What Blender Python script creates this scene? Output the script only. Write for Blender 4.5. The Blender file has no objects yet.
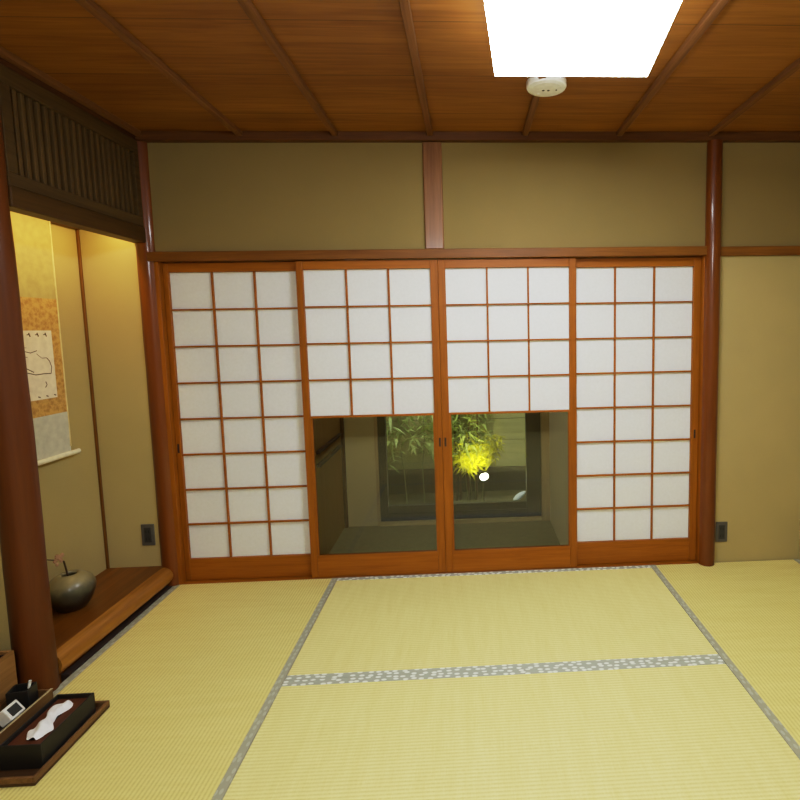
import bpy, math, random
from mathutils import Vector, Matrix
random.seed(7)
scene = bpy.context.scene
COL = scene.collection

# ------------------------------------------------------------------ helpers
def root_of(o):
    while o.parent: o = o.parent
    return o

class MB:
    """collects shapes in world coordinates and links them as ONE mesh object"""
    def __init__(s): s.v = []; s.f = []
    def raw(s, vs, fs):
        n = len(s.v); s.v += [Vector(v) for v in vs]; s.f += [tuple(i+n for i in f) for f in fs]; return s
    def box(s, x0, x1, y0, y1, z0, z1):
        vs = [(x0,y0,z0),(x1,y0,z0),(x1,y1,z0),(x0,y1,z0),(x0,y0,z1),(x1,y0,z1),(x1,y1,z1),(x0,y1,z1)]
        return s.raw(vs, [(0,3,2,1),(4,5,6,7),(0,1,5,4),(1,2,6,5),(2,3,7,6),(3,0,4,7)])
    def obox(s, c, hx, hy, hz, M):
        c = Vector(c)
        vs = [c + M @ Vector((sx*hx, sy*hy, sz*hz)) for sz in (-1,1) for sx,sy in ((-1,-1),(1,-1),(1,1),(-1,1))]
        return s.raw(vs, [(0,3,2,1),(4,5,6,7),(0,1,5,4),(1,2,6,5),(2,3,7,6),(3,0,4,7)])
    def tube(s, pts, rad, n=12, cap=True):
        pts = [Vector(p) for p in pts]
        if not hasattr(rad, '__len__'): rad = [rad]*len(pts)
        rings = []; up = None
        for i, p in enumerate(pts):
            t = (pts[min(i+1,len(pts)-1)] - pts[max(i-1,0)]).normalized()
            if up is None:
                up = Vector((0,0,1)) if abs(t.z) < .9 else Vector((1,0,0))
            a = (up - t*up.dot(t)).normalized(); b = t.cross(a); up = a
            rings.append([p + (a*math.cos(2*math.pi*k/n) + b*math.sin(2*math.pi*k/n))*rad[i] for k in range(n)])
        vs = [v for r in rings for v in r]; fs = []
        for i in range(len(rings)-1):
            for k in range(n):
                k2 = (k+1) % n
                fs.append((i*n+k, i*n+k2, (i+1)*n+k2, (i+1)*n+k))
        if cap:
            fs.append(tuple(range(n-1,-1,-1))); fs.append(tuple((len(rings)-1)*n+k for k in range(n)))
        return s.raw(vs, fs)
    def lathe(s, prof, c, n=40):
        vs = []; fs = []
        for r, z in prof:
            for k in range(n):
                a = 2*math.pi*k/n
                vs.append((c[0]+r*math.cos(a), c[1]+r*math.sin(a), c[2]+z))
        for i in range(len(prof)-1):
            for k in range(n):
                k2 = (k+1) % n
                fs.append((i*n+k, i*n+k2, (i+1)*n+k2, (i+1)*n+k))
        fs.append(tuple(range(n-1,-1,-1))); fs.append(tuple((len(prof)-1)*n+k for k in range(n)))
        return s.raw(vs, fs)
    def build(s, name, mat, parent=None, bevel=0, smooth=True, seg=2, angle=35):
        off = root_of(parent).location.copy() if parent else Vector((0,0,0))
        me = bpy.data.meshes.new(name)
        me.from_pydata([tuple(v-off) for v in s.v], [], s.f); me.update()
        o = bpy.data.objects.new(name, me); COL.objects.link(o)
        me.materials.append(mat)
        if parent: o.parent = parent
        if smooth:
            for p in me.polygons: p.use_smooth = True
            me.set_sharp_from_angle(angle=math.radians(angle))
        if bevel:
            m = o.modifiers.new('bevel', 'BEVEL'); m.width = bevel; m.segments = seg; m.limit_method = 'ANGLE'
            m.harden_normals = False
        return o

def tag(o, label=None, cat=None, group=None, kind=None):
    if label: o['label'] = label
    if cat: o['category'] = cat
    if group: o['group'] = group
    if kind: o['kind'] = kind
    return o
def thing(name, loc, label, cat, group=None):
    o = bpy.data.objects.new(name, None); COL.objects.link(o); o.location = loc
    o.empty_display_size = .05
    return tag(o, label, cat, group)
def struct(name, mb, mat, parent=None, **k):
    o = mb.build(name, mat, parent, **k)
    o['kind'] = 'structure'
    return o

# ------------------------------------------------------------------ materials
def srgb(r, g, b):
    def c(u):
        u /= 255.
        return u/12.92 if u <= .04045 else ((u+.055)/1.055)**2.4
    return (c(r), c(g), c(b), 1)
def newmat(name):
    m = bpy.data.materials.new(name); m.use_nodes = True
    nt = m.node_tree; b = nt.nodes['Principled BSDF']
    return m, nt, b
def N(nt, t, **k):
    n = nt.nodes.new(t)
    for a, v in k.items(): setattr(n, a, v)
    return n
def plain(name, col, rough=.5, metal=0, coat=0, spec=.5):
    m, nt, b = newmat(name)
    b.inputs['Roughness'].default_value = rough; b.inputs['Metallic'].default_value = metal
    b.inputs['Coat Weight'].default_value = coat; b.inputs['Specular IOR Level'].default_value = spec
    tc = N(nt,'ShaderNodeTexCoord'); no = N(nt,'ShaderNodeTexNoise'); no.inputs['Scale'].default_value = 30
    nt.links.new(tc.outputs['Object'], no.inputs['Vector'])
    rp = N(nt,'ShaderNodeValToRGB')
    c = list(col)
    rp.color_ramp.elements[0].color = [x*.9 for x in c[:3]]+[1]; rp.color_ramp.elements[1].color = [min(1,x*1.08) for x in c[:3]]+[1]
    rp.color_ramp.elements[0].position = .3; rp.color_ramp.elements[1].position = .7
    nt.links.new(no.outputs['Fac'], rp.inputs['Fac']); nt.links.new(rp.outputs['Color'], b.inputs['Base Color'])
    return m
def wood(name, dark, light, axis='z', scale=1.0, rough=.4, coat=.0, bump=.05, blotch=.35, coat_rough=.15, spec=.22):
    m, nt, b = newmat(name); L = nt.links.new
    tc = N(nt,'ShaderNodeTexCoord'); oi = N(nt,'ShaderNodeObjectInfo')
    add = N(nt,'ShaderNodeVectorMath', operation='ADD'); mul = N(nt,'ShaderNodeVectorMath', operation='SCALE')
    L(oi.outputs['Location'], mul.inputs[0]); mul.inputs['Scale'].default_value = 3.7
    L(tc.outputs['Object'], add.inputs[0]); L(mul.outputs[0], add.inputs[1])
    mp = N(nt,'ShaderNodeMapping'); st = {'x':(.045,1,1),'y':(1,.045,1),'z':(1,1,.045)}[axis]
    mp.inputs['Scale'].default_value = st; L(add.outputs[0], mp.inputs['Vector'])
    n1 = N(nt,'ShaderNodeTexNoise'); n1.inputs['Scale'].default_value = 55*scale; n1.inputs['Detail'].default_value = 6; n1.inputs['Roughness'].default_value = .65
    n1.inputs['Distortion'].default_value = .6
    L(mp.outputs[0], n1.inputs['Vector'])
    n2 = N(nt,'ShaderNodeTexNoise'); n2.inputs['Scale'].default_value = 9*scale; n2.inputs['Detail'].default_value = 3
    L(mp.outputs[0], n2.inputs['Vector'])
    mx = N(nt,'ShaderNodeMix'); mx.inputs['Factor'].default_value = blotch
    L(n1.outputs['Fac'], mx.inputs['A']); L(n2.outputs['Fac'], mx.inputs['B'])
    rp = N(nt,'ShaderNodeValToRGB'); rp.color_ramp.elements[0].position = .34; rp.color_ramp.elements[1].position = .68
    rp.color_ramp.elements[0].color = dark; rp.color_ramp.elements[1].color = light
    L(mx.outputs['Result'], rp.inputs['Fac']); L(rp.outputs['Color'], b.inputs['Base Color'])
    bp = N(nt,'ShaderNodeBump'); bp.inputs['Strength'].default_value = bump; bp.inputs['Distance'].default_value = .01
    L(n1.outputs['Fac'], bp.inputs['Height']); L(bp.outputs[0], b.inputs['Normal'])
    b.inputs['Roughness'].default_value = rough; b.inputs['Coat Weight'].default_value = coat
    b.inputs['Coat Roughness'].default_value = coat_rough; b.inputs['Specular IOR Level'].default_value = spec
    return m
def plaster(name, col, var=.08, bump=.25):
    m, nt, b = newmat(name); L = nt.links.new
    tc = N(nt,'ShaderNodeTexCoord')
    n1 = N(nt,'ShaderNodeTexNoise'); n1.inputs['Scale'].default_value = 260; n1.inputs['Detail'].default_value = 4
    n2 = N(nt,'ShaderNodeTexNoise'); n2.inputs['Scale'].default_value = 2.2; n2.inputs['Detail'].default_value = 3
    L(tc.outputs['Object'], n1.inputs['Vector']); L(tc.outputs['Object'], n2.inputs['Vector'])
    mx = N(nt,'ShaderNodeMix'); mx.inputs['Factor'].default_value = .5
    L(n1.outputs['Fac'], mx.inputs['A']); L(n2.outputs['Fac'], mx.inputs['B'])
    rp = N(nt,'ShaderNodeValToRGB'); rp.color_ramp.elements[0].position = .3; rp.color_ramp.elements[1].position = .7
    rp.color_ramp.elements[0].color = [x*(1-var) for x in col[:3]]+[1]; rp.color_ramp.elements[1].color = [x*(1+var) for x in col[:3]]+[1]
    L(mx.outputs['Result'], rp.inputs['Fac']); L(rp.outputs['Color'], b.inputs['Base Color'])
    bp = N(nt,'ShaderNodeBump'); bp.inputs['Strength'].default_value = bump; bp.inputs['Distance'].default_value = .002
    L(n1.outputs['Fac'], bp.inputs['Height']); L(bp.outputs[0], b.inputs['Normal'])
    b.inputs['Roughness'].default_value = .95; b.inputs['Specular IOR Level'].default_value = .15
    return m
def tatami(name, axis, base=(200,184,112), dark=(150,130,66), lo=(190,170,98)):
    """woven rush: ridges run along `axis`, rush stalks run across"""
    m, nt, b = newmat(name); L = nt.links.new
    geo = N(nt,'ShaderNodeNewGeometry'); sp = N(nt,'ShaderNodeSeparateXYZ'); L(geo.outputs['Position'], sp.inputs[0])
    acr = sp.outputs['Y'] if axis == 'x' else sp.outputs['X']
    def math_(op, a, bb=None):
        n = N(nt,'ShaderNodeMath', operation=op)
        if hasattr(a,'links'): L(a, n.inputs[0])
        else: n.inputs[0].default_value = a
        if bb is not None:
            if hasattr(bb,'links'): L(bb, n.inputs[1])
            else: n.inputs[1].default_value = bb
        return n.outputs[0]
    s1 = math_('SINE', math_('MULTIPLY', acr, 2*math.pi/.0152))
    ridge = math_('POWER', math_('ADD', math_('MULTIPLY', s1, .5), .5), .6)
    # rush stalks: fine noise stretched across the ridges
    mp = N(nt,'ShaderNodeMapping'); mp.inputs['Scale'].default_value = (1,.02,1) if axis == 'x' else (.02,1,1)
    L(geo.outputs['Position'], mp.inputs['Vector'])
    n1 = N(nt,'ShaderNodeTexNoise'); n1.inputs['Scale'].default_value = 420; n1.inputs['Detail'].default_value = 2
    L(mp.outputs[0], n1.inputs['Vector'])
    mp2 = N(nt,'ShaderNodeMapping'); mp2.inputs['Scale'].default_value = (1,.12,1) if axis == 'x' else (.12,1,1)
    L(geo.outputs['Position'], mp2.inputs['Vector'])
    n2 = N(nt,'ShaderNodeTexNoise'); n2.inputs['Scale'].default_value = 26; n2.inputs['Detail'].default_value = 4
    L(mp2.outputs[0], n2.inputs['Vector'])
    n3 = N(nt,'ShaderNodeTexNoise'); n3.inputs['Scale'].default_value = 110; n3.inputs['Detail'].default_value = 2
    L(geo.outputs['Position'], n3.inputs['Vector'])
    rp = N(nt,'ShaderNodeValToRGB')
    rp.color_ramp.elements[0].color = srgb(*lo); rp.color_ramp.elements[1].color = srgb(*base)
    rp.color_ramp.elements[0].position = .3; rp.color_ramp.elements[1].position = .62
    mixn = N(nt,'ShaderNodeMix'); mixn.inputs['Factor'].default_value = .5
    L(n1.outputs['Fac'], mixn.inputs['A']); L(n2.outputs['Fac'], mixn.inputs['B'])
    L(mixn.outputs['Result'], rp.inputs['Fac'])
    mc = N(nt,'ShaderNodeMix', data_type='RGBA')
    inv = math_('MULTIPLY', math_('SUBTRACT', 1.0, ridge), math_('ADD', n3.outputs['Fac'], .05))
    L(inv, mc.inputs['Factor']); L(rp.outputs['Color'], mc.inputs['A']); mc.inputs['B'].default_value = srgb(*dark)
    L(mc.outputs['Result'], b.inputs['Base Color'])
    bp = N(nt,'ShaderNodeBump'); bp.inputs['Strength'].default_value = .35; bp.inputs['Distance'].default_value = .0015
    L(ridge, bp.inputs['Height']); L(bp.outputs[0], b.inputs['Normal'])
    b.inputs['Roughness'].default_value = .62; b.inputs['Specular IOR Level'].default_value = .3
    return m
def border_cloth(name, along, bg, dot):
    """grey-green cloth edging with pale woven dots in two staggered rows"""
    m, nt, b = newmat(name); L = nt.links.new
    geo = N(nt,'ShaderNodeNewGeometry')
    mp = N(nt,'ShaderNodeMapping'); mp.inputs['Scale'].default_value = (26,50,1) if along == 'x' else (50,26,1)
    L(geo.outputs['Position'], mp.inputs['Vector'])
    vo = N(nt,'ShaderNodeTexVoronoi'); vo.inputs['Scale'].default_value = 1; vo.inputs['Randomness'].default_value = .6
    vo.voronoi_dimensions = '2D'
    L(mp.outputs[0], vo.inputs['Vector'])
    rp = N(nt,'ShaderNodeValToRGB'); rp.color_ramp.elements[0].color = srgb(*dot); rp.color_ramp.elements[1].color = srgb(*bg)
    rp.color_ramp.elements[0].position = .24; rp.color_ramp.elements[1].position = .34
    L(vo.outputs['Distance'], rp.inputs['Fac']); L(rp.outputs['Color'], b.inputs['Base Color'])
    b.inputs['Roughness'].default_value = .5; b.inputs['Specular IOR Level'].default_value = .45
    return m
def washi(name):
    m, nt, b = newmat(name); L = nt.links.new
    out = nt.nodes['Material Output']
    tc = N(nt,'ShaderNodeTexCoord'); n1 = N(nt,'ShaderNodeTexNoise'); n1.inputs['Scale'].default_value = 60; n1.inputs['Detail'].default_value = 6
    L(tc.outputs['Object'], n1.inputs['Vector'])
    rp = N(nt,'ShaderNodeValToRGB'); rp.color_ramp.elements[0].color = srgb(233,234,236); rp.color_ramp.elements[1].color = srgb(246,247,250)
    L(n1.outputs['Fac'], rp.inputs['Fac'])
    L(rp.outputs['Color'], b.inputs['Base Color']); b.inputs['Roughness'].default_value = .9; b.inputs['Specular IOR Level'].default_value = .1
    tr = N(nt,'ShaderNodeBsdfTranslucent'); L(rp.outputs['Color'], tr.inputs['Color'])
    mx = N(nt,'ShaderNodeMixShader'); mx.inputs[0].default_value = .16
    L(b.outputs[0], mx.inputs[1]); L(tr.outputs[0], mx.inputs[2]); L(mx.outputs[0], out.inputs['Surface'])
    return m
def glass(name, tint=(.86,.9,.86)):
    m, nt, b = newmat(name); L = nt.links.new
    out = nt.nodes['Material Output']; nt.nodes.remove(b)
    t = N(nt,'ShaderNodeBsdfTransparent'); t.inputs['Color'].default_value = (*tint,1)
    g = N(nt,'ShaderNodeBsdfGlossy'); g.inputs['Roughness'].default_value = .01
    fr = N(nt,'ShaderNodeFresnel'); fr.inputs['IOR'].default_value = 1.5
    mx = N(nt,'ShaderNodeMixShader'); L(fr.outputs[0], mx.inputs[0]); L(t.outputs[0], mx.inputs[1]); L(g.outputs[0], mx.inputs[2])
    L(mx.outputs[0], out.inputs['Surface'])
    return m
def emit(name, col, s):
    m, nt, b = newmat(name)
    b.inputs['Base Color'].default_value = (.9,.9,.9,1); b.inputs['Emission Color'].default_value = col; b.inputs['Emission Strength'].default_value = s
    return m
def ceiling_mat(name):
    m, nt, b = newmat(name); L = nt.links.new
    geo = N(nt,'ShaderNodeNewGeometry'); sp = N(nt,'ShaderNodeSeparateXYZ'); L(geo.outputs['Position'], sp.inputs[0])
    def math_(op, a, bb=None):
        n = N(nt,'ShaderNodeMath', operation=op)
        if hasattr(a,'links'): L(a, n.inputs[0])
        else: n.inputs[0].default_value = a
        if bb is not None:
            if hasattr(bb,'links'): L(bb, n.inputs[1])
            else: n.inputs[1].default_value = bb
        return n.outputs[0]
    q = math_('DIVIDE', math_('ADD', sp.outputs['Y'], 10.12), .41)
    idx = math_('FLOOR', q); fr = math_('FRACT', q)
    wn = N(nt,'ShaderNodeTexWhiteNoise', noise_dimensions='1D'); L(idx, wn.inputs['W'])
    mp = N(nt,'ShaderNodeMapping'); mp.inputs['Scale'].default_value = (.06,1,1)
    cmb = N(nt,'ShaderNodeCombineXYZ'); L(sp.outputs['X'], cmb.inputs[0]); L(sp.outputs['Y'], cmb.inputs[1]); L(math_('MULTIPLY', idx, 3.3), cmb.inputs[2])
    L(cmb.outputs[0], mp.inputs['Vector'])
    n1 = N(nt,'ShaderNodeTexNoise'); n1.inputs['Scale'].default_value = 34; n1.inputs['Detail'].default_value = 6; n1.inputs['Distortion'].default_value = 1.2
    n2 = N(nt,'ShaderNodeTexNoise'); n2.inputs['Scale'].default_value = 6; n2.inputs['Detail'].default_value = 3
    L(mp.outputs[0], n1.inputs['Vector']); L(mp.outputs[0], n2.inputs['Vector'])
    f = math_('ADD', math_('ADD', math_('MULTIPLY', n1.outputs['Fac'], .5), math_('MULTIPLY', n2.outputs['Fac'], .5)), math_('MULTIPLY', math_('SUBTRACT', wn.outputs['Value'], .5), .16))
    rp = N(nt,'ShaderNodeValToRGB'); rp.color_ramp.elements[0].position = .33; rp.color_ramp.elements[1].position = .68
    rp.color_ramp.elements[0].color = srgb(124,74,24); rp.color_ramp.elements[1].color = srgb(172,114,46)
    L(f, rp.inputs['Fac'])
    seam = math_('LESS_THAN', fr, .012)
    mc = N(nt,'ShaderNodeMix', data_type='RGBA'); L(math_('MULTIPLY', seam, .6), mc.inputs['Factor']); L(rp.outputs['Color'], mc.inputs['A']); mc.inputs['B'].default_value = srgb(60,32,10)
    L(mc.outputs['Result'], b.inputs['Base Color'])
    b.inputs['Roughness'].default_value = .45; b.inputs['Specular IOR Level'].default_value = .3
    return m

M = {}
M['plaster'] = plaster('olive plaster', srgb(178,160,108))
M['plaster_shaded'] = plaster('olive plaster with painted shade above the head rail', srgb(140,120,75))  # same plaster, darkened so the colour carries the shade high on the wall
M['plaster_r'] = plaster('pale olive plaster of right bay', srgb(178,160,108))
M['plaster_c'] = plaster('corridor plaster', srgb(188,174,134))
M['door_wood'] = wood('honey cedar', srgb(132,72,12), srgb(164,96,22), 'z', 1.2, rough=.45, bump=.03)
M['door_wood_x'] = wood('honey cedar rails', srgb(134,73,12), srgb(166,97,22), 'x', 1.2, rough=.45, bump=.03)
M['kamoi'] = wood('head rail wood', srgb(104,60,18), srgb(140,88,32), 'x', 1.0, rough=.45, bump=.04)
M['trim_x'] = wood('dark brown trim', srgb(80,46,20), srgb(112,68,32), 'x', 1.0, rough=.55)
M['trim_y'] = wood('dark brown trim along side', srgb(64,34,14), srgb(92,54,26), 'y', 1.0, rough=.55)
M['batten'] = wood('ceiling batten wood', srgb(102,64,32), srgb(144,96,54), 'y', 1.0, rough=.55)
M['stub'] = wood('pinkish brown post', srgb(114,72,40), srgb(152,104,64), 'z', 1.0, rough=.34, coat=.25)
M['log'] = wood('polished red log', srgb(78,34,8), srgb(130,68,17), 'z', .5, rough=.4, coat=.35, bump=.06, blotch=.6, coat_rough=.1)
M['log_tall'] = wood('polished dark alcove log', srgb(50,18,6), srgb(116,60,15), 'z', .45, rough=.5, coat=.14, bump=.08, blotch=.75, coat_rough=.25)
M['kamachi'] = wood('threshold log wood', srgb(104,60,14), srgb(190,130,52), 'y', .55, rough=.42, coat=.12, bump=.08, blotch=.6)
M['toko_floor'] = wood('alcove floor board', srgb(88,48,11), srgb(132,78,23), 'y', .7, rough=.35, coat=.15, bump=.03)
M['lattice'] = wood('grey brown lattice wood', srgb(76,56,29), srgb(108,82,46), 'z', 1.0, rough=.65)
M['lattice_y'] = wood('grey brown lattice rail', srgb(66,47,22), srgb(92,69,36), 'y', 1.0, rough=.65)
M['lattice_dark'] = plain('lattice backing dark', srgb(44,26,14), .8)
M['lintel'] = wood('dark alcove lintel', srgb(56,36,14), srgb(88,60,27), 'y', .8, rough=.5)
M['corner_post'] = wood('thin corner post', srgb(92,54,16), srgb(120,76,28), 'z', 1, rough=.5)
M['tatami_x'] = tatami('rush weave along wall', 'x', (240,228,156), (200,184,108), (230,215,140))
M['tatami_y'] = tatami('rush weave across', 'y', (236,221,142), (182,164,86), (224,207,126))
M['heri'] = border_cloth('grey dotted border cloth','x',(164,166,152),(236,238,226))
M['heri_y'] = border_cloth('grey faintly dotted border cloth','y',(158,156,134),(178,178,160))
M['paper'] = washi('washi paper')
M['glass'] = glass('clear glass', (.96,.97,.95))
M['wglass'] = glass('window glass', (.85,.88,.85))
M['black'] = plain('black leather', srgb(26,24,22), .5)
M['blackbox'] = plain('black lacquer board', srgb(24,21,19), .55)
M['inner_brown'] = wood('brown tissue lid', srgb(70,34,20), srgb(100,54,32), 'y', 1, rough=.5)
M['tissue'] = plain('white tissue', srgb(240,240,242), .9)
M['tray'] = wood('walnut tray', srgb(88,60,34), srgb(132,94,56), 'y', 1.2, rough=.4)
M['tray_in'] = wood('tray floor', srgb(58,38,22), srgb(84,56,34), 'x', 1.2, rough=.4)
M['bin'] = wood('wooden bin side', srgb(122,84,44), srgb(158,114,64), 'y', 1, rough=.5)
M['white'] = plain('white plastic', srgb(232,230,222), .4)
M['screen'] = plain('dark lcd screen', srgb(48,50,48), .2)
M['outlet'] = plain('grey outlet plate', srgb(84,80,74), .45)
M['outlet_d'] = plain('dark outlet socket', srgb(50,48,46), .5)
M['hole'] = plain('black slot', srgb(16,12,10), .7)
M['pull'] = plain('dark finger pull', srgb(40,14,8), .6)
M['alum'] = plain('dark bronze aluminium', srgb(58,56,48), .45, metal=.3)
M['cor_floor'] = plain('corridor floor', srgb(134,128,94), .55)
M['beige_wood'] = wood('pale window jamb', srgb(160,140,104), srgb(186,166,126), 'z', 1, rough=.5)
M['beige_wood_x'] = wood('pale window sill', srgb(160,144,108), srgb(186,170,130), 'x', 1, rough=.5)
M['cor_wall'] = wood('brown corridor wall board', srgb(150,116,66), srgb(170,134,78), 'z', .6, rough=.7, bump=.01)
M['rail_dark'] = plain('dark rail', srgb(60,38,20), .6)
M['lamp'] = emit('lamp diffuser', (.92,1.0,1.03,1), 38.0)
M['lamp_side'] = emit('lamp side panel', (.92,1.0,1.03,1), 5.0)
M['cloth_top'] = plain('pale yellow scroll cloth', srgb(178,162,104), .85)
M['cloth_low'] = plain('pale grey scroll cloth', srgb(196,196,180), .85)
M['scroll_edge'] = plain('pale scroll edging', srgb(222,206,150), .8)
M['paint_paper'] = plain('painting paper', srgb(232,218,196), .85)
M['ink'] = plain('grey ink', srgb(96,82,58), .9)
M['ivory'] = plain('ivory roller', srgb(232,226,200), .45)
M['twig'] = plain('dark twig', srgb(60,36,20), .7)
M['blossom'] = plain('pale pink blossom', srgb(178,136,104), .7)
M['stone'] = plain('pale bluish stone', srgb(214,226,252), .6)
M['ground'] = plain('garden soil', srgb(92,90,68), .9)
M['fence'] = wood('pale garden fence boards', srgb(146,146,104), srgb(172,170,124), 'x', .5, rough=.7)
M['fence_d'] = plain('dark fence base', srgb(54,54,46), .8)
M['leaf'] = plain('bamboo leaf', srgb(120,150,70), .5)
M['leaf2'] = plain('pale bamboo leaf', srgb(150,168,110), .5)
M['stem'] = plain('bamboo stem', srgb(120,124,84), .5)
M['bark'] = plain('brown bamboo stem', srgb(78,56,36), .6)
def leafmat(name, col):
    m, nt, b = newmat(name); L = nt.links.new
    out = nt.nodes['Material Output']
    tc = N(nt,'ShaderNodeTexCoord'); no = N(nt,'ShaderNodeTexNoise'); no.inputs['Scale'].default_value = 12
    L(tc.outputs['Object'], no.inputs['Vector'])
    rp = N(nt,'ShaderNodeValToRGB'); rp.color_ramp.elements[0].color = [x*.6 for x in col[:3]]+[1]; rp.color_ramp.elements[1].color = col
    rp.color_ramp.elements[0].position = .3; rp.color_ramp.elements[1].position = .65
    L(no.outputs['Fac'], rp.inputs['Fac']); L(rp.outputs['Color'], b.inputs['Base Color']); b.inputs['Roughness'].default_value = .5
    tr = N(nt,'ShaderNodeBsdfTranslucent'); L(rp.outputs['Color'], tr.inputs['Color'])
    mx = N(nt,'ShaderNodeMixShader'); mx.inputs[0].default_value = .45
    L(b.outputs[0], mx.inputs[1]); L(tr.outputs[0], mx.inputs[2]); L(mx.outputs[0], out.inputs['Surface'])
    return m
M['leaf'] = leafmat('bright bamboo leaf', srgb(216,214,40))
M['leaf2'] = leafmat('pale green bamboo leaf', srgb(178,198,128))
M['spot'] = emit('garden lamp lens', (1,.97,.85,1), 25.0)

def brocade(name):
    m, nt, b = newmat(name); L = nt.links.new
    tc = N(nt,'ShaderNodeTexCoord'); vo = N(nt,'ShaderNodeTexVoronoi'); vo.inputs['Scale'].default_value = 42
    no = N(nt,'ShaderNodeTexNoise'); no.inputs['Scale'].default_value = 45; no.inputs['Distortion'].default_value = 2
    L(tc.outputs['Object'], vo.inputs['Vector']); L(tc.outputs['Object'], no.inputs['Vector'])
    mx = N(nt,'ShaderNodeMix'); mx.inputs['Factor'].default_value = .6; L(vo.outputs['Distance'], mx.inputs['A']); L(no.outputs['Fac'], mx.inputs['B'])
    rp = N(nt,'ShaderNodeValToRGB'); rp.color_ramp.elements[0].position = .36; rp.color_ramp.elements[1].position = .60
    rp.color_ramp.elements[0].color = srgb(170,126,62); rp.color_ramp.elements[1].color = srgb(202,162,90)
    L(mx.outputs['Result'], rp.inputs['Fac']); L(rp.outputs['Color'], b.inputs['Base Color']); b.inputs['Roughness'].default_value = .7
    return m
M['brocade'] = brocade('gold brocade')
def vase_mat(name):
    m, nt, b = newmat(name); L = nt.links.new
    tc = N(nt,'ShaderNodeTexCoord'); sp = N(nt,'ShaderNodeSeparateXYZ'); L(tc.outputs['Object'], sp.inputs[0])
    no = N(nt,'ShaderNodeTexNoise'); no.inputs['Scale'].default_value = 14; no.inputs['Detail'].default_value = 5
    L(tc.outputs['Object'], no.inputs['Vector'])
    a = N(nt,'ShaderNodeMath', operation='MULTIPLY'); a.inputs[1].default_value = 4.5; L(sp.outputs['Z'], a.inputs[0])
    s = N(nt,'ShaderNodeMath', operation='ADD'); L(a.outputs[0], s.inputs[0])
    n2 = N(nt,'ShaderNodeMath', operation='MULTIPLY'); n2.inputs[1].default_value = .5; L(no.outputs['Fac'], n2.inputs[0]); L(n2.outputs[0], s.inputs[1])
    rp = N(nt,'ShaderNodeValToRGB'); e = rp.color_ramp.elements
    e[0].position = .48; e[0].color = srgb(34,26,18); e[1].position = .99; e[1].color = srgb(142,130,92)
    k = e.new(.76); k.color = srgb(84,80,62)
    L(s.outputs[0], rp.inputs['Fac']); L(rp.outputs['Color'], b.inputs['Base Color'])
    b.inputs['Roughness'].default_value = .38; b.inputs['Coat Weight'].default_value = .3
    bp = N(nt,'ShaderNodeBump'); bp.inputs['Strength'].default_value = .2; bp.inputs['Distance'].default_value = .004
    L(no.outputs['Fac'], bp.inputs['Height']); L(bp.outputs[0], b.inputs['Normal'])
    return m
M['vase'] = vase_mat('ash glazed stoneware')

# ------------------------------------------------------------------ setting: room shell
ZC = 2.575
XR = 2.862
YB = -4.3
sub = MB().box(-1.45,XR+.1,YB,.0,-.14,-.051)
struct('floor', sub, M['trim_x'], smooth=False)
struct('floor_rear', MB().box(-.957,XR,YB,-1.912,-.05,0), M['tatami_x'], smooth=False)
struct('floor_recess', MB().box(-1.33,-.957,YB,-.90,-.05,0), M['toko_floor'], smooth=False)

wb = MB()
wb.box(-1.33,-.97,.0,.10,-.05,2.6)          # alcove side
struct('wall_back', wb, M['plaster'], smooth=False)
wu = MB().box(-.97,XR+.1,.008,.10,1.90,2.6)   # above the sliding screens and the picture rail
struct('wall_back_upper', wu, M['plaster_shaded'], smooth=False)
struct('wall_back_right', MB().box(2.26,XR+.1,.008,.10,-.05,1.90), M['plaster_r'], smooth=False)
wl = MB().box(-1.43,-1.33,YB,.10,-.05,2.6)
wl.box(-1.33,-1.035,-.965,-.905,-.05,2.6)    # short partition behind the alcove post
struct('wall_left', wl, M['plaster'], smooth=False)
struct('wall_right', MB().box(XR,XR+.1,YB,.008,-.05,2.6), M['plaster'], smooth=False)
struct('wall_rear', MB().box(-1.45,XR+.1,YB-.1,YB,-.05,2.6), M['plaster'], smooth=False)

ceil = struct('ceiling', MB().box(-1.45,XR+.1,YB,.10,ZC,ZC+.06), ceiling_mat('ceiling cedar boards'), smooth=False)
for x in (-.94,-.405,.108,.63,1.161,1.696,2.229,2.76):
    MB().box(x-.016,x+.016,YB,-.025,ZC-.026,ZC).build('batten', M['batten'], ceil, bevel=.003)

# trims on the back wall
struct('trim_1', MB().box(-.99,XR,-.035,.02,2.528,ZC), M['trim_x'], bevel=.003)                  # cornice, back
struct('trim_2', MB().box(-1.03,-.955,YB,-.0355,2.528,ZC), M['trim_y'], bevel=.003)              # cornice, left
kam = MB().box(-.956,2.225,-.022,.085,1.884,1.936)
struct('trim_3', kam, M['kamoi'], bevel=.003)                                                    # head rail over the screens
struct('trim_4', MB().box(2.306,XR,-.012,.02,1.880,1.934), M['kamoi'], bevel=.004)               # picture rail, right bay
struct('trim_5', MB().box(.583,.691,-.010,.03,1.936,2.528), M['stub'], bevel=.006)               # stub post over the head rail
struct('trim_6', MB().box(-.930,-.907,-.004,.085,0,1.884), M['door_wood'], bevel=.002)            # left jamb
struct('trim_7', MB().box(2.216,2.236,-.004,.085,0,1.884), M['door_wood'], bevel=.002)           # right jamb
struct('trim_8', MB().box(-.95,2.236,.0015,.085,-.05,.001), M['door_wood_x'], bevel=.001)        # sill
struct('trim_9', MB().box(-1.328,-1.308,-.905,-.001,2.062,2.102), M['corner_post'], bevel=.002)    # rail on alcove back wall
struct('trim_10', MB().box(-1.329,-1.316,-.013,-.0005,.12,2.062), M['corner_post'], bevel=.002)    # alcove corner post
struct('trim_11', MB().box(-1.0,-.957,-.835,-.001,-.05,.006), M['lattice_dark'], bevel=.001)     # strip between mat and threshold log
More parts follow.
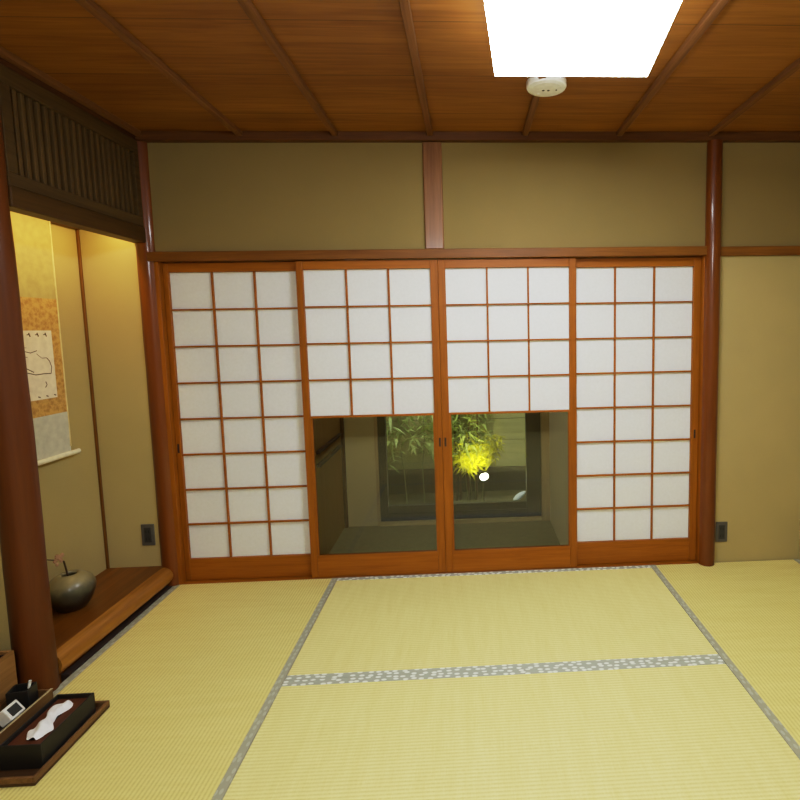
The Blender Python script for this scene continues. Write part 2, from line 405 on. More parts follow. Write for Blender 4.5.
struct('floor_alcove', MB().box(-1.329,-.995,-.90,-.0005,-.05,.119), M['toko_floor'], bevel=.001)
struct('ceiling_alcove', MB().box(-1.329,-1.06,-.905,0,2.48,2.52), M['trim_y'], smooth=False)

# ------------------------------------------------------------------ posts
def log_post(name, c, r0, r1, z0, z1, mat, label, n=20, wob=.002):
    t = thing(name, (c[0],c[1],z0), label, 'post', 'round log posts')
    ks = 14; pts = []; rs = []
    for k in range(ks+1):
        f = k/ks
        pts.append((c[0]+random.uniform(-wob,wob), c[1]+random.uniform(-wob,wob), z0+(z1-z0)*f))
        rs.append(r0+(r1-r0)*f + random.uniform(-wob,wob)*.6)
    MB().tube(pts, rs, n).build('trunk', mat, t)
    return t
log_post('alcove_post', (-1.0145,-.9285), .0700, .0655, 0, 2.528, M['log_tall'],
         'thick dark reddish brown log post at the near end of the alcove', 28)
log_post('corner_post', (-.974,.035), .0600, .0590, 0, 2.528, M['log'],
         'glossy red log post between the alcove and leftmost paper screen', 28, .001)
log_post('round_post', (2.264,-.006), .047, .044, 0, 2.528, M['log'],
         'slim polished red round post beside rightmost paper screen', 28, .001)

# ------------------------------------------------------------------ alcove
t = thing('threshold_log', (-.965,-.45,.006), 'rounded golden brown log edging the raised alcove floor', 'threshold log')
prof = [(-1.0,.123),(-.988,.1225),(-.972,.118),(-.956,.107),(-.944,.092),(-.938,.075),(-.940,.058),(-.948,.043),(-.962,.032),(-.980,.026),(-1.0,.024)]
mb = MB(); vs = []; ys = [-.872+.847*k/28 for k in range(29)]; n = len(prof)
for k, y in enumerate(ys):
    f = k/28
    s = .74 + .36*f + .02*math.sin(y*9) + .012*math.sin(y*23+1)
    e = 1.0
    if k >= 25: e = (1.0,.97,.92,.82)[k-25]
    for (x,z) in prof:
        vs.append((-1.0+(x+1.0)*s*e, y, .072+(z-.072)*(.5+.5*e)))
fs = []
for k in range(len(ys)-1):
    for j in range(n-1):
        fs.append((k*n+j,(k+1)*n+j,(k+1)*n+j+1,k*n+j+1))
    fs.append((k*n+n-1,(k+1)*n+n-1,(k+1)*n,k*n))
fs.append(tuple(range(n))); fs.append(tuple((len(ys)-1)*n+j for j in range(n-1,-1,-1)))
mb.raw(vs, fs).build('log', M['kamachi'], t, angle=50)

t = thing('alcove_lintel', (-1.0,-.43,1.99), 'dark wooden lintel beam across the top of the lit alcove', 'beam')
MB().box(-1.03,-.953,-.890,-.006,1.986,2.068).build('beam', M['lintel'], t, bevel=.004)

t = thing('lattice_panel', (-1.0,-.43,2.09), 'dim wooden transom lattice of upright slats above the alcove', 'lattice panel')
fr = MB()
fr.box(-1.02,-.957,-.888,-.006,2.0685,2.122); fr.box(-1.02,-.957,-.888,-.006,2.458,2.527)
fr.box(-1.02,-.957,-.888,-.838,2.122,2.458); fr.box(-1.02,-.957,-.060,-.006,2.122,2.458)
fr.build('frame', M['lattice_y'], t, bevel=.003)
sl = MB(); nsl = 19
for k in range(nsl):
    y = -.806 + k*(.720/(nsl-1))
    sl.box(-.992,-.968,y-.0095,y+.0095,2.115,2.462)
sl.build('slats', M['lattice'], t, bevel=.002)
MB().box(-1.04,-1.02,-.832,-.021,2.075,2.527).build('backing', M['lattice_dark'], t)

# hanging scroll
SX = -1.322
t = thing('hanging_scroll', (SX,-.505,.86), 'long hanging scroll with gold brocade mount and ink painting on alcove wall', 'hanging scroll')
def sheet(x, y0, y1, z0, z1, th=.002): return MB().box(x,x+th,y0,y1,z0,z1)
# gently rippled cloth strips
def ripple(x, y0, y1, z0, z1, amp=.002, nz=24, ny=6, th=.002, ph=0):
    mb = MB(); vs = []
    for side in (0,1):
        for i in range(nz+1):
            for j in range(ny+1):
                z = z0+(z1-z0)*i/nz; y = y0+(y1-y0)*j/ny
                vs.append((x+side*th+amp*math.sin(z*21+y*5+ph), y, z))
    W = ny+1; K = (nz+1)*W; fs = []
    for i in range(nz):
        for j in range(ny):
            a = i*W+j
            fs.append((K+a,K+a+1,K+a+W+1,K+a+W)); fs.append((a,a+W,a+W+1,a+1))
    for i in range(nz):
        for j in (0,ny):
            a = i*W+j; fs.append((a,a+W,K+a+W,K+a))
    for j in range(ny):
        for i in (0,nz):
            a = i*W+j; fs.append((a,a+1,K+a+1,K+a))
    return mb.raw(vs, fs)
# the scroll hangs in front of the wooden rail, so it stands slightly off the wall
HX = -1.300
ripple(HX,-.775,-.235,1.668,2.30,.0012).build('upper_cloth', M['cloth_top'], t)
ripple(HX,-.775,-.235,1.084,1.668,.001).build('brocade_mount', M['brocade'], t)
lc = ripple(HX,-.775,-.235,.868,1.084,.0012); lc.build('lower_cloth', M['cloth_low'], t)
eg = MB()
for y in (-.777,-.237): eg.box(HX-.001,HX+.0042,y-.0035,y+.0035,.90,2.30)
eg.build('edging', M['scroll_edge'], t)
pp = MB().box(HX+.003,HX+.0048,-.712,-.298,1.168,1.508).build('painting', M['paint_paper'], t)
def stroke(pts, w=.004):
    ink = MB()
    ps = [Vector((HX+.0052, y-.04, z)) for y, z in pts]
    for a, b in zip(ps[:-1], ps[1:]):
        d = (b-a).normalized(); nn = Vector((0,-d.z,d.y))*w/2
        ink.raw([a-nn,b-nn,b+nn,a+nn],[(0,1,2,3)])
    ink.build('ink_stroke', M['ink'], pp, smooth=False)
stroke([(-.66,1.285),(-.60,1.300),(-.52,1.292),(-.44,1.308),(-.38,1.292),(-.33,1.294),(-.285,1.292)], .005)
stroke([(-.285,1.292),(-.278,1.325),(-.288,1.355),(-.305,1.372)], .005)
stroke([(-.305,1.372),(-.335,1.372),(-.365,1.395)], .003)
stroke([(-.62,1.33),(-.56,1.36),(-.50,1.355),(-.44,1.33),(-.39,1.305)], .005)
stroke([(-.64,1.40),(-.58,1.415),(-.51,1.398),(-.45,1.412),(-.40,1.40),(-.36,1.41)], .004)
stroke([(-.60,1.385),(-.54,1.378),(-.47,1.388),(-.42,1.38)], .003)
stroke([(-.58,1.43),(-.5,1.435),(-.42,1.425)], .002)
stroke([(-.325,1.255),(-.318,1.238),(-.33,1.225)], .005)
for y in (-.63,-.56,-.47,-.40,-.35,-.30):
    stroke([(y,1.497),(y+.008,1.478)], .008); stroke([(y-.012,1.487),(y+.004,1.489)], .005)
    if y > -.5: stroke([(y+.02,1.184),(y+.034,1.179)], .006)
rl = MB().tube([(HX+.003,-.825,.862),(HX+.003,-.185,.862)], .0125, 16); rl.build('roller', M['ivory'], t)
MB().tube([(HX+.002,-.79,2.305),(HX+.002,-.22,2.305)], .008, 12).build('top_rod', M['ivory'], t)
MB().tube([(HX+.002,-.66,2.31),(-1.318,-.505,2.40),(HX+.002,-.35,2.31)], .002, 6).build('hanging_cord', M['cloth_low'], t)
MB().tube([(-1.329,-.505,2.405),(-1.312,-.505,2.402)], .004, 8).build('hook', M['rail_dark'], t)

# vase and twig
VC = (-1.197,-.464,.1195)
t = thing('vase', VC, 'round squat stoneware vase with dark base on alcove floor', 'vase')
outer = [(.046,0),(.058,.003),(.074,.024),(.090,.054),(.1005,.084),(.104,.106),(.1015,.124),(.090,.147),(.068,.167),(.049,.178),(.037,.182)]
inner = [(.034,.180),(.032,.170),(.055,.150),(.078,.115),(.065,.05),(.03,.02)]
MB().lathe(outer+inner, VC, 48).build('body', M['vase'], t, angle=60)
MB().lathe([(.056,.126),(.056,.130)], VC, 24).build('mouth_shade', M['hole'], t)  # black disc paints in the shade of the hollow
t = thing('blossom_twig', (-1.185,-.465,.20), 'thin flowering twig leaning out of the round vase', 'twig')
tw = [(-1.198,-.470,.262),(-1.199,-.474,.30),(-1.198,-.482,.335),(-1.20,-.488,.372),(-1.20,-.512,.394),(-1.20,-.545,.404),(-1.20,-.585,.424),(-1.20,-.64,.437)]
MB().tube(tw, [.0045,.0045,.004,.004,.0035,.003,.0025,.0015], 8).build('stem', M['twig'], t)
for (y,z,r) in ((-.518,.404,.012),(-.500,.410,.010),(-.532,.415,.011),(-.545,.398,.010),(-.508,.385,.009),(-.535,.376,.008)):
    b = MB()
    for k in range(5):
        a = 2*math.pi*k/5 + y*50
        b.lathe([(.001,-r*.5),(r*.55,-r*.2),(r*.6,r*.15),(r*.2,r*.5)], (-1.198+.2*r, y+r*.6*math.cos(a), z+r*.6*math.sin(a)), 7)
    b.build('blossom', M['blossom'], t)

# wall outlets
def outlet(xc, zc, yw, label):
    t = thing('wall_outlet', (xc,yw,zc-.062), label, 'outlet', 'grey wall outlets')
    MB().box(xc-.037,xc+.037,yw-.007,yw+.001,zc-.064,zc+.064).build('plate', M['outlet'], t, bevel=.003)
    s = MB().box(xc-.020,xc+.020,yw-.009,yw-.006,zc-.045,zc+.045).build('socket', M['outlet_d'], t, bevel=.002)
    for dz in (-.024,.02):
        for dx in (-.0075,.0075):
            MB().box(xc+dx-.0015,xc+dx+.0015,yw-.0096,yw-.0085,zc+dz-.008,zc+dz+.008).build('slot', M['hole'], s, smooth=False)
outlet(-1.082,.312,0,'grey wall outlet inside the alcove beside the red post')
outlet(2.362,.194,.008,'grey wall outlet low on the plaster right of the slim post')

# ------------------------------------------------------------------ sliding screens
def screen(x0, x1, yf, sl_w, sr_w, ztop, zpap1, zpap0, glazed, pull_x, label, look_glass=(.14,.985)):
    yb = yf+.028
    t = thing('shoji_screen', ((x0+x1)/2, yf, .004), label, 'sliding screen', 'sliding screens along the back wall')
    MB().box(x0,x0+sl_w,yf,yb,.004,ztop).build('stile', M['door_wood'], t, bevel=.0025)
    MB().box(x1-sr_w,x1,yf,yb,.004,ztop).build('stile', M['door_wood'], t, bevel=.0025)
    px0, px1 = x0+sl_w, x1-sr_w
    MB().box(px0,px1,yf+.001,yb,zpap1,ztop).build('top_rail', M['door_wood_x'], t, bevel=.002)
    zb = look_glass[0] if glazed else zpap0
    MB().box(px0,px1,yf+.0015,yb,.004,zb).build('bottom_rail', M['door_wood_x'], t, bevel=.002)
    low = look_glass[1] if glazed else zpap0
    rows = 4 if glazed else 8
    g = MB(); w = .0055
    for k in (1,2):
        x = px0+(px1-px0)*k/3
        g.box(x-w,x+w,yf+.006,yf+.019,low,zpap1)
    for k in range(1,rows):
        z = zpap1-(zpap1-low)*k/rows
        g.box(px0,px1,yf+.0065,yf+.019,z-w*.9,z+w*.9)
    g.build('lattice', M['door_wood_x'], t, bevel=.001)
    MB().box(px0,px1,yf+.0195,yf+.0205,low,zpap1).build('paper', M['paper'], t, smooth=False)
    if glazed:
        MB().box(px0,px1,yf+.004,yb-.001,low-.012,low).build('middle_rail', M['door_wood_x'], t, bevel=.0015)
        MB().box(px0,px0+.012,yf+.004,yb-.002,zb,low-.012).build('glazing_bead', M['door_wood'], t, bevel=.001)
        MB().box(px1-.008,px1,yf+.004,yb-.002,zb,low-.012).build('glazing_bead', M['door_wood'], t, bevel=.001)
        MB().box(px0+.012,px1-.008,yf+.013,yf+.017,zb,low-.012).build('glass_pane', M['glass'], t, smooth=False)
    MB().box(pull_x-.0055,pull_x+.0055,yf-.0012,yf+.004,.785,.838).build('finger_pull', M['pull'], t, bevel=.0008)
    return t
ZT = 1.880
screen(-.906,-.130,.0345,.028,.035,ZT,1.828,.136,False,-.8925,'full height paper sliding screen beside the alcove post')
screen(-.156,.6495,.0035,.039,.044,ZT,1.831,.14,True,.634,'half paper half glass sliding screen with pale bamboo and plaster panel behind its glass')
screen(.6505,1.4555,.0035,.042,.042,ZT,1.831,.14,True,.667,'half paper half glass sliding screen with the garden lamp showing through its glass')
screen(1.424,2.215,.0345,.036,.044,ZT,1.828,.146,False,2.193,'full height paper sliding screen beside slim round red post')

# ------------------------------------------------------------------ tatami mats
def mat(x0, x1, y0, y1, along, label):
    t = thing('tatami_mat', ((x0+x1)/2,(y0+y1)/2,-.05), label, 'tatami mat', 'tatami mats on the floor')
    w = .034; g = .0008
    x0 += g; x1 -= g; y0 += g; y1 -= g
    if along == 'x':
        MB().box(x0,x1,y0+w,y1-w,-.05,0).build('rush_surface', M['tatami_x'], t, bevel=.002)
        MB().box(x0,x1,y1-w,y1,-.05,.0012).build('cloth_border', M['heri'], t, bevel=.002)
        MB().box(x0,x1,y0,y0+w,-.05,.0012).build('cloth_border', M['heri'], t, bevel=.002)
    else:
        MB().box(x0+w,x1-w,y0,y1,-.05,0).build('rush_surface', M['tatami_y'], t, bevel=.002)
        MB().box(x0,x0+w,y0,y1,-.05,.0012).build('cloth_border', M['heri_y'], t, bevel=.002)
        MB().box(x1-w,x1,y0,y1,-.05,.0012).build('cloth_border', M['heri_y'], t, bevel=.002)
mat(0,1.91,-.945,0,'x','tatami mat lying directly in front of the glazed middle screens')
mat(0,1.91,-1.91,-.945,'x','tatami mat in the middle foreground, nearest the camera')
mat(-.957,0,-1.91,0,'y','tatami mat on the left, running along the alcove')
mat(1.91,XR,-1.91,0,'y','tatami mat on the right, running from the plaster wall')

# ------------------------------------------------------------------ ceiling lamp and detector
LR = Matrix(((.993,.118,0),(-.118,.993,0),(0,0,1)))
LT = Matrix.Rotation(math.radians(2.9),3,'Y')
LM = LR @ LT
far_left = Vector((.943,-.965,2.45))
half = .290
cen = far_left + LM @ Vector((half,-half,0))
t = thing('ceiling_lamp', (cen.x,cen.y,cen.z), 'large square glowing white lamp hung below the wooden ceiling', 'ceiling lamp')
MB().obox(cen+LM@Vector((0,0,.004)), half, half, .004, LM).build('diffuser', M['lamp'], t)
sd = MB()
for a in range(4):
    RM = LM @ Matrix.Rotation(a*math.pi/2,3,'Z')
    sd.obox(cen+RM@Vector((half-.006,0,.034)), .006, half-.0001, .026, RM)
sd.build('side_panel', M['lamp_side'], t)
MB().obox(cen+LM@Vector((0,0,.066)), half*.97, half*.97, .006, LM).build('top_cover', M['white'], t, bevel=.002)
MB().tube([cen+Vector((0,0,.07)),(cen.x,cen.y,ZC)], .05, 24).build('mount', M['white'], t)
DC = (1.192,-.640,ZC)
t = thing('smoke_detector', DC, 'round white smoke detector on the ceiling behind the square lamp', 'smoke detector')
MB().lathe([(.088,-.0),(.090,-.004),(.090,-.024),(.086,-.031),(.070,-.034),(.069,-.033),(.067,-.033),(.0665,-.034),(.02,-.0345)], DC, 48).build('body', M['white'], t)
for dx in (-.013,.010): MB().lathe([(.006,-.0360),(.006,-.0335)], (DC[0]+dx,DC[1]+.01,DC[2]), 12).build('vent', M['outlet_d'], t)
MB().lathe([(.004,-.0362),(.004,-.034)], (DC[0]+.045,DC[1]+.005,DC[2]), 12).build('test_button', M['outlet'], t)
MB().lathe([(.005,-.0366),(.005,-.034)], (DC[0]-.03,DC[1]+.045,DC[2]), 12).build('indicator_light', M['tissue'], t)

# ------------------------------------------------------------------ bottom-left group
t = thing('serving_tray', (-.82,-1.24,.001), 'low rimmed brown wooden tray on the tatami under the tissue box', 'tray')
TX0,TX1,TY0,TY1 = -.998,-.645,-1.425,-1.055
MB().box(TX0,TX1,TY0,TY1,.0015,.012).build('base', M['tray_in'], t, bevel=.001)
rm = MB()
rm.box(TX1-.010,TX1,TY0,TY1,.012,.031); rm.box(TX0,TX0+.01,TY0,TY1,.012,.031)
rm.box(TX0+.01,TX1-.01,TY0,TY0+.010,.012,.031); rm.box(TX0+.01,TX1-.01,TY1-.010,TY1,.012,.031)
rm.build('rim', M['tray'], t, bevel=.0015)

t = thing('tissue_box', (-.733,-1.236,.0125), 'long black tissue box with brown inset lid on the tray', 'tissue box')
BX0,BX1,BY0,BY1,BZ = -.803,-.664,-1.366,-1.104,.100
bd = MB(); w = .006
bd.box(BX0,BX1,BY0,BY0+w,.0125,BZ); bd.box(BX0,BX1,BY1-w,BY1,.0125,BZ)
bd.box(BX0,BX0+w,BY0+w,BY1-w,.0125,BZ); bd.box(BX1-w,BX1,BY0+w,BY1-w,.0125,BZ)
bd.build('body', M['blackbox'], t, bevel=.0012)
ld = MB(); lz = .083
cx = (BX0+BX1)/2
ld.box(BX0+w,cx-.012,BY0+w,BY1-w,lz-.005,lz); ld.box(cx+.012,BX1-w,BY0+w,BY1-w,lz-.005,lz)
ld.box(cx-.012,cx+.012,BY0+w,BY0+.045,lz-.005,lz); ld.box(cx-.012,cx+.012,BY1-.045,BY1-w,lz-.005,lz)
ld.build('lid', M['inner_brown'], t, bevel=.0008)
# tissue, a crumpled folded sheet standing out of the slot
t = thing('tissue', (cx,-1.235,.07), 'crumpled white tissue poking out of the black tissue box', 'tissue')
mb = MB(); nu, nv = 26, 12; vs = []
for i in range(nu+1):
    u = i/nu; y = BY0+.040 + u*(BY1-BY0-.075)
    wv = math.sin(u*math.pi)
    pinch = .62 + .38*abs(math.cos(u*math.pi*1.05))
    for j in range(nv+1):
        q = j/nv*2-1
        lobe = math.exp(-((u-.24)/.20)**2) + .85*math.exp(-((u-.82)/.19)**2)
        wid = .012 + .027*lobe
        zz = .086 + .020*(1-q*q)*(.35+.65*wv) + .005*math.sin(q*5.5+u*7)*lobe + .0036*math.sin(u*27+q*4)
        xx = cx + .004 + q*wid + .010*math.sin(u*5.2+.9) - .006 + .0025*math.sin(u*19+q*4)
        vs.append((xx,y,max(zz,.0845)))
W = nv+1; fs = [(i*W+j,(i+1)*W+j,(i+1)*W+j+1,i*W+j+1) for i in range(nu) for j in range(nv)]
mb.raw(vs, fs)
o = mb.build('sheet', M['tissue'], t, angle=180)
m = o.modifiers.new('thick','SOLIDIFY'); m.thickness = .0012
m = o.modifiers.new('sub','SUBSURF'); m.levels = 1; m.render_levels = 2

t = thing('amenity_box', (-.918,-1.26,.0125), 'open brown wooden box with dark inside standing on the tray left of the tissue box', 'box')
AX0,AX1,AY0,AY1,AZ = -.986,-.848,-1.412,-1.066,.098
ab = MB(); w = .008
ab.box(AX1-w,AX1,AY0,AY1,.0125,AZ); ab.box(AX0,AX0+w,AY0,AY1,.0125,AZ)
ab.box(AX0+w,AX1-w,AY0,AY0+w,.0125,AZ); ab.box(AX0+w,AX1-w,AY1-w,AY1,.0125,AZ)
ab.build('sides', M['tray'], t, bevel=.0012)
MB().box(AX1-w,AX1,AY0,AY1,AZ,AZ+.0015).build('edge_highlight', M['beige_wood_x'], t)['label'] = 'top edge of the box side, coloured pale as a highlight'  # pale strip stands in for the highlight along this edge
MB().box(AX0+w,AX1-w,AY0+w,AY1-w,.0125,.02).build('lining', M['black'], t)
t = thing('black_case', (-.918,-1.25,.0205), 'flat black case lying inside the open wooden box under the clock', 'case')
MB().box(-.975,-.860,-1.395,-1.16,.0205,.060).build('body', M['black'], t, bevel=.004)
MB().box(-.965,-.870,-1.385,-1.17,.058,.0615).build('flap', M['blackbox'], t, bevel=.001)

t = thing('desk_clock', (-.893,-1.20,.062), 'small white digital clock with dark screen tilted in the wooden box', 'clock')
CR = Matrix.Rotation(math.radians(-38),3,'Y')
cc = Vector((-.902,-1.198,.0985))
MB().obox(cc, .024,.031,.026, CR).build('body', M['white'], t, bevel=.004, seg=3)
MB().obox(cc+CR@Vector((.0243,0,0)), .0012,.021,.017, CR).build('screen', M['screen'], t, bevel=.001)

t = thing('remote_holder', (-.935,-1.11,.0205), 'black upright holder at the far end of the wooden box', 'holder')
HR = Matrix.Rotation(math.radians(10),3,'Z')
hc = Vector((-.925,-1.112,.0))
hb = MB()
for (dx,dy,hx,hy) in ((0,-.026,.036,.003),(0,.026,.036,.003),(-.034,0,.003,.024),(.034,0,.003,.024)):
    hb.obox(hc+HR@Vector((dx,dy,.080)), hx,hy,.0595, HR)
hb.build('shell', M['black'], t, bevel=.001)
MB().obox(hc+HR@Vector((0,0,.028)), .031,.023,.006, HR).build('bottom', M['black'], t)
t = thing('pen', (-.905,-1.10,.035), 'white tipped pen standing in the black holder', 'pen')
MB().tube([(-.915,-1.112,.036),(-.906,-1.102,.130)], .004, 10).build('barrel', M['blackbox'], t)
MB().tube([(-.906,-1.102,.130),(-.902,-1.098,.158)], .0045, 10).build('tip', M['white'], t)

t = thing('waste_bin', (-1.14,-1.18,.0), 'open square wooden waste bin standing against the alcove post', 'waste bin')
WX0,WX1,WY0,WY1,WZ = -1.255,-1.003,-1.29,-1.035,.248
wbn = MB(); w = .012
wbn.box(WX1-w,WX1,WY0,WY1,.0005,WZ); wbn.box(WX0,WX0+w,WY0,WY1,.0005,WZ)
wbn.box(WX0+w,WX1-w,WY0,WY0+w,.0005,WZ); wbn.box(WX0+w,WX1-w,WY1-w,WY1,.0005,WZ)
wbn.build('sides', M['bin'], t, bevel=.002)
MB().box(WX0+w,WX1-w,WY0+w,WY1-w,.0005,.015).build('bottom', M['tray_in'], t)
ln = MB(); w2 = .014
ln.box(WX1-w2,WX1-w,WY0+w2,WY1-w2,.015,WZ-.012); ln.box(WX0+w,WX0+w2,WY0+w2,WY1-w2,.015,WZ-.012)
ln.box(WX0+w2,WX1-w2,WY0+w,WY0+w2,.015,WZ-.012); ln.box(WX0+w2,WX1-w2,WY1-w2,WY1-w,.015,WZ-.012)
ln.build('lining', M['lattice_dark'], t)

# ------------------------------------------------------------------ corridor behind the screens
CB = .86
struct('floor_corridor', MB().box(-.95,2.26,.086,CB+.06,-.06,-.004), M['cor_floor'], smooth=False)
struct('wall_corridor_left', MB().box(-.25,-.15,.086,CB,-.004,2.1), M['cor_wall'], smooth=False)
cw = MB().box(1.415,1.515,.086,CB,-.004,2.1)
struct('wall_corridor_right', cw, plaster('pale corridor side wall', srgb(232,222,188)), smooth=False)
cb = MB().box(-.25,.096,CB,CB+.1,-.004,2.1); cb.box(.096,1.515,CB,CB+.1,1.95,2.1)
struct('wall_corridor_back', cb, M['plaster_c'], smooth=False)
struct('ceiling_corridor', MB().box(-.95,2.26,.10,CB+.1,2.1,2.16), M['trim_x'], smooth=False)
struct('trim_12', MB().box(-.15,-.125,CB-.025,CB,-.004,2.1), M['trim_y'], bevel=.002)
struct('trim_13', MB().box(.096,.120,CB-.012,CB+.09,-.004,1.95), M['beige_wood'], bevel=.002)
struct('trim_14', MB().box(1.352,1.415,CB-.03,CB+.09,-.004,1.95), M['beige_wood'], bevel=.002)
struct('trim_15', MB().box(.120,1.352,CB-.02,CB+.09,-.004,.026), M['beige_wood_x'], bevel=.002)
for z, d in ((.725,'upper'),(.640,'lower')):
    t = thing('wall_rail', (-.15,.50,z), '%s dark horizontal wooden rail on the brown corridor wall behind the glass' % d, 'rail', 'rails on the corridor wall')
    MB().box(-.150,-.128,.20,.78,z-.011,z+.011).build('bar', M['rail_dark'], t, bevel=.003)
# aluminium window
win = MB()
win.box(.120,.178,CB+.0,CB+.06,.026,1.95); win.box(1.240,1.352,CB+.0,CB+.06,.026,1.95)
win.box(.178,1.240,CB+.0,CB+.06,.026,.085); win.box(.178,1.240,CB+.012,CB+.055,.085,.140); win.box(.178,1.240,CB,CB+.06,1.88,1.95)
w1 = struct('window_1', win, M['alum'], bevel=.002)
MB().box(.178,1.240,CB+.03,CB+.034,.140,1.88).build('window_pane', M['wglass'], w1, smooth=False)
MB().box(.178,1.240,CB-.004,CB+.0,.082,.090).build('window_track', M['hole'], w1, smooth=False)

# ------------------------------------------------------------------ little garden outside
GZ = -.30
struct('ground', MB().box(-1.6,3.2,.98,4.2,GZ-.1,GZ), M['ground'], smooth=False)
t = thing('garden_fence', (.9,2.62,GZ), 'pale horizontal board fence at the back of the small night garden', 'fence')
z = -.03; bd = MB()
for h in (.30,.235,.30,.30,.30,.30):
    bd.box(-1.4,3.0,2.60,2.62,z,z+h-.006); z += h
bd.build('boards', M['fence'], t, bevel=.003)
for x in (-1.1,.35,1.9): MB().box(x-.04,x+.04,2.62,2.70,GZ,1.7).build('post', M['fence_d'], t)
MB().box(-1.4,3.0,2.59,2.64,GZ,-.032).build('base_board', M['fence_d'], t)

def leaf(mb, p, d, L, w, droop=.3):
    p = Vector(p); d = Vector(d).normalized()
    s = d.cross(Vector((0,0,1)))
    s = s.normalized() if s.length > .05 else Vector((1,0,0))
    a = p; b = p + d*L*.45; c = p + d*L + Vector((0,0,-L*droop))
    mb.raw([a, b - s*w/2, c, b + s*w/2], [(0,1,2,3)])
def bamboo(name, label, stems, nleaf, L, stem_mat, leaf_mat, zr=(0,1), seed=1, spread=.12, droop=.45, sr=.006):
    rnd = random.Random(seed)
    c = stems[0][0]
    t = thing(name, (c[0],c[1],GZ), label, 'bamboo', 'bamboo in the night garden')
    lf = MB()
    for pts in stems:
        n = len(pts)
        MB().tube(pts, [sr*(1-.6*k/(n-1)) for k in range(n)], 8).build('stem', stem_mat, t)
        V = [Vector(p) for p in pts]
        for k in range(nleaf):
            f = zr[0] + (zr[1]-zr[0])*rnd.random(); q = f*(n-1); i = min(int(q), n-2); p = V[i].lerp(V[i+1], q-i)
            p = p + Vector((rnd.uniform(-1,1),rnd.uniform(-1,1),rnd.uniform(-.7,.7)))*spread
            a = rnd.uniform(0,2*math.pi)
            leaf(lf, p, (math.cos(a),math.sin(a)*.7,rnd.uniform(-.7,.5)), L*rnd.uniform(.6,1.2), L*rnd.uniform(.15,.25), droop*rnd.uniform(.3,1.3))
    lf.build('leaves', leaf_mat, t, smooth=False)
bamboo('bamboo_plant','loose pale bamboo in the garden behind the left glass pane',
    [[(.18,2.05,GZ),(.16,2.06,.05),(.12,2.08,.35),(.14,2.06,.75),(.2,2.05,1.1)],
     [(.34,2.15,GZ),(.33,2.15,.1),(.36,2.14,.4),(.34,2.14,.8),(.30,2.1,1.2)],
     [(.50,2.10,GZ),(.49,2.11,.1),(.46,2.12,.4),(.50,2.1,.75),(.56,2.1,1.15)]], 130, .15, M['stem'], M['leaf2'], (.42,1), 3, .13)
bamboo('bamboo_plant','tall bamboo with brown stems rising beside the glowing garden lamp',
    [[(.66,2.30,GZ),(.66,2.30,.1),(.655,2.30,.5),(.66,2.3,1.2)],
     [(.70,2.33,GZ),(.705,2.33,.1),(.70,2.33,.5),(.71,2.33,1.2)],
     [(.86,2.30,GZ),(.88,2.30,.1),(.89,2.30,.5),(.90,2.30,1.2)],[(.78,2.31,GZ),(.79,2.31,.1),(.80,2.31,.5),(.80,2.31,1.2)]], 150, .13, M['bark'], M['leaf2'], (.45,1), 5, .11, sr=.013)
bamboo('bamboo_plant','low bushy bamboo glowing yellow green right above the garden lamp',
    [[(.78,2.24,GZ),(.76,2.25,-.05),(.74,2.25,.15),(.72,2.25,.30)],
     [(.86,2.27,GZ),(.85,2.27,-.05),(.83,2.27,.14),(.84,2.27,.34)],
     [(.82,2.32,GZ),(.80,2.32,-.05),(.79,2.32,.16),(.80,2.32,.44)],
     [(.92,2.26,GZ),(.95,2.25,.0),(1.02,2.24,.25),(1.10,2.24,.38)]], 210, .10, M['stem'], M['leaf'], (.5,.97), 9, .075, .3, .004)
t = thing('garden_lamp', (.945,2.12,GZ), 'small glowing garden spot lamp in front of the bamboo', 'garden lamp')
MB().tube([(.945,2.13,GZ),(.945,2.13,-.04)], .006, 10).build('stake', M['alum'], t)
gd = Vector((-.25,-.55,.80)).normalized(); gp = Vector((.945,2.12,-.005))
MB().tube([gp-gd*.06, gp-gd*.02, gp], [.028,.040,.048], 20).build('housing', M['alum'], t)
MB().tube([gp+gd*.0005, gp+gd*.003], .044, 20).build('lens', M['spot'], t)
t = thing('garden_stone', (1.317,2.25,GZ), 'pale bluish stone on the garden ground at the window edge', 'stone')
mb = MB().lathe([(.008,-.075),(.026,-.06),(.040,-.03),(.044,.0),(.036,.035),(.022,.062),(.006,.076)], (0,0,0), 9)
SR = Matrix.Rotation(math.radians(52),3,'Y') @ Matrix.Diagonal((.75,.8,1.05))
mb.v = [SR @ v + Vector((1.305,2.20,GZ+.055)) for v in mb.v]
mb.build('rock', M['stone'], t, angle=40)

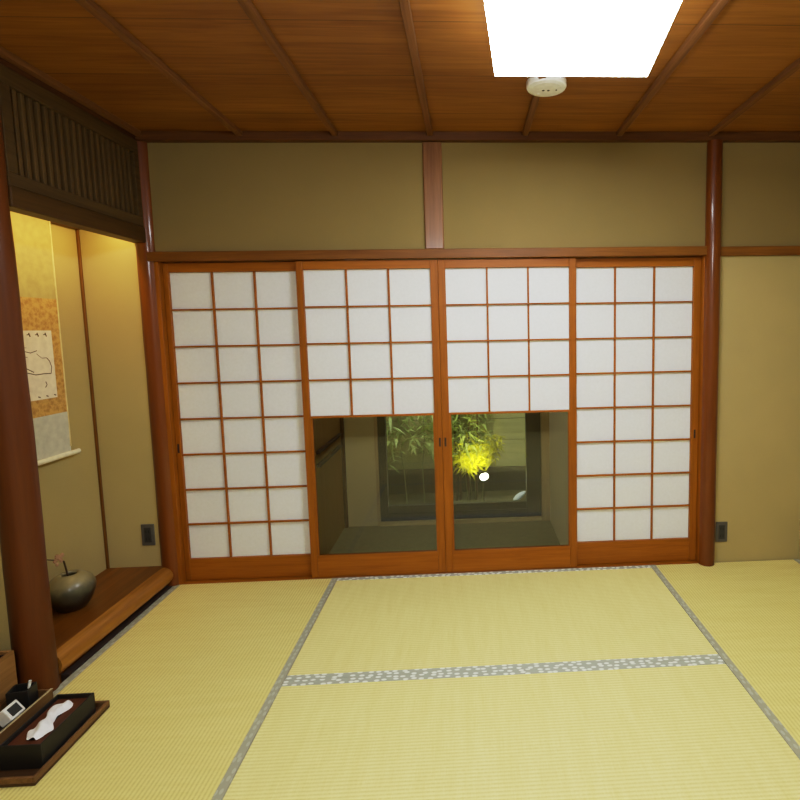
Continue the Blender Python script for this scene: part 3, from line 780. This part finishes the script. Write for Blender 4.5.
# ------------------------------------------------------------------ lights
def light(name, typ, loc, energy, col, rot=(0,0,0), **k):
    d = bpy.data.lights.new(name, typ); d.energy = energy; d.color = col
    for a, v in k.items(): setattr(d, a, v)
    o = bpy.data.objects.new(name, d); COL.objects.link(o); o.location = loc; o.rotation_euler = rot
    return o
light('alcove_strip_light','AREA',(-1.065,-.40,2.12), 4.6, (1,.68,.24), (0,math.radians(12),0), shape='RECTANGLE', size=.04, size_y=.72)
light('rear_fill_light','AREA',(.7,-3.8,2.35), 42, (.95,1,1), (math.radians(35),0,math.radians(-8)), shape='RECTANGLE', size=.9, size_y=.5)  # unseen fill added behind the camera to brighten the lower room
sp_dir = Vector((.82,2.27,.21)) - Vector((.945,2.06,.02))
light('corridor_fill','AREA',(.15,.45,1.95), 3.2, (1,.93,.72), (0,math.radians(-42),0), shape='SQUARE', size=.25)  # added fill without a fixture, lifts the corridor's right wall
light('garden_lamp_light','SPOT',(.945,2.06,.02), 60, (1,.92,.10), sp_dir.to_track_quat('-Z','Y').to_euler(), spot_size=math.radians(92), spot_blend=.9, shadow_soft_size=.03)
light('eaves_light','AREA',(.75,1.25,2.3), 68, (1,.97,.80), (math.radians(28),0,0), shape='SQUARE', size=.3)

w = bpy.data.worlds.new('night'); scene.world = w; w.use_nodes = True
w.node_tree.nodes['Background'].inputs['Color'].default_value = (.012,.016,.02,1)
w.node_tree.nodes['Background'].inputs['Strength'].default_value = .5

# ------------------------------------------------------------------ camera (solved from the photograph's vanishing points)
cd = bpy.data.cameras.new('camera'); cam = bpy.data.objects.new('camera', cd); COL.objects.link(cam)
R = Matrix(((.9985,-.0526,-.0179),(-.0228,-.0950,-.9952),(.0507,.9941,-.0960)))   # rows: right, down, forward
rx, rd, rf = R[0].normalized(), R[1].normalized(), R[2].normalized()
cm = Matrix((( rx.x,-rd.x,-rf.x),( rx.y,-rd.y,-rf.y),( rx.z,-rd.z,-rf.z)))
cam.matrix_world = Matrix.Translation((.8163,-3.1257,1.4764)) @ cm.to_4x4()
cd.sensor_fit = 'HORIZONTAL'; cd.sensor_width = 36; cd.lens = 532.51/800*36
cd.shift_x = -(496.19-400)/800; cd.shift_y = (380.17-400)/800
cd.clip_start = .02
scene.camera = cam

scene.view_settings.view_transform = 'Standard'
scene.view_settings.look = 'None'
scene.view_settings.exposure = 0.0
scene.view_settings.use_curve_mapping = True
cmap = scene.view_settings.curve_mapping
cmap.use_clip = False; cmap.extend = 'EXTRAPOLATED'
cv = cmap.curves[3]
cv.points[0].location = (0,0); cv.points[1].location = (1.0,.72)
for a, b_ in ((.05,.042),(.2,.192),(.42,.425),(.7,.61)): cv.points.new(a, b_)
cmap.update()
scene.cycles.use_denoising = True
scene.cycles.max_bounces = 10
scene.cycles.diffuse_bounces = 6
scene.cycles.transparent_max_bounces = 16
scene.cycles.caustics_reflective = False
scene.cycles.caustics_refractive = False
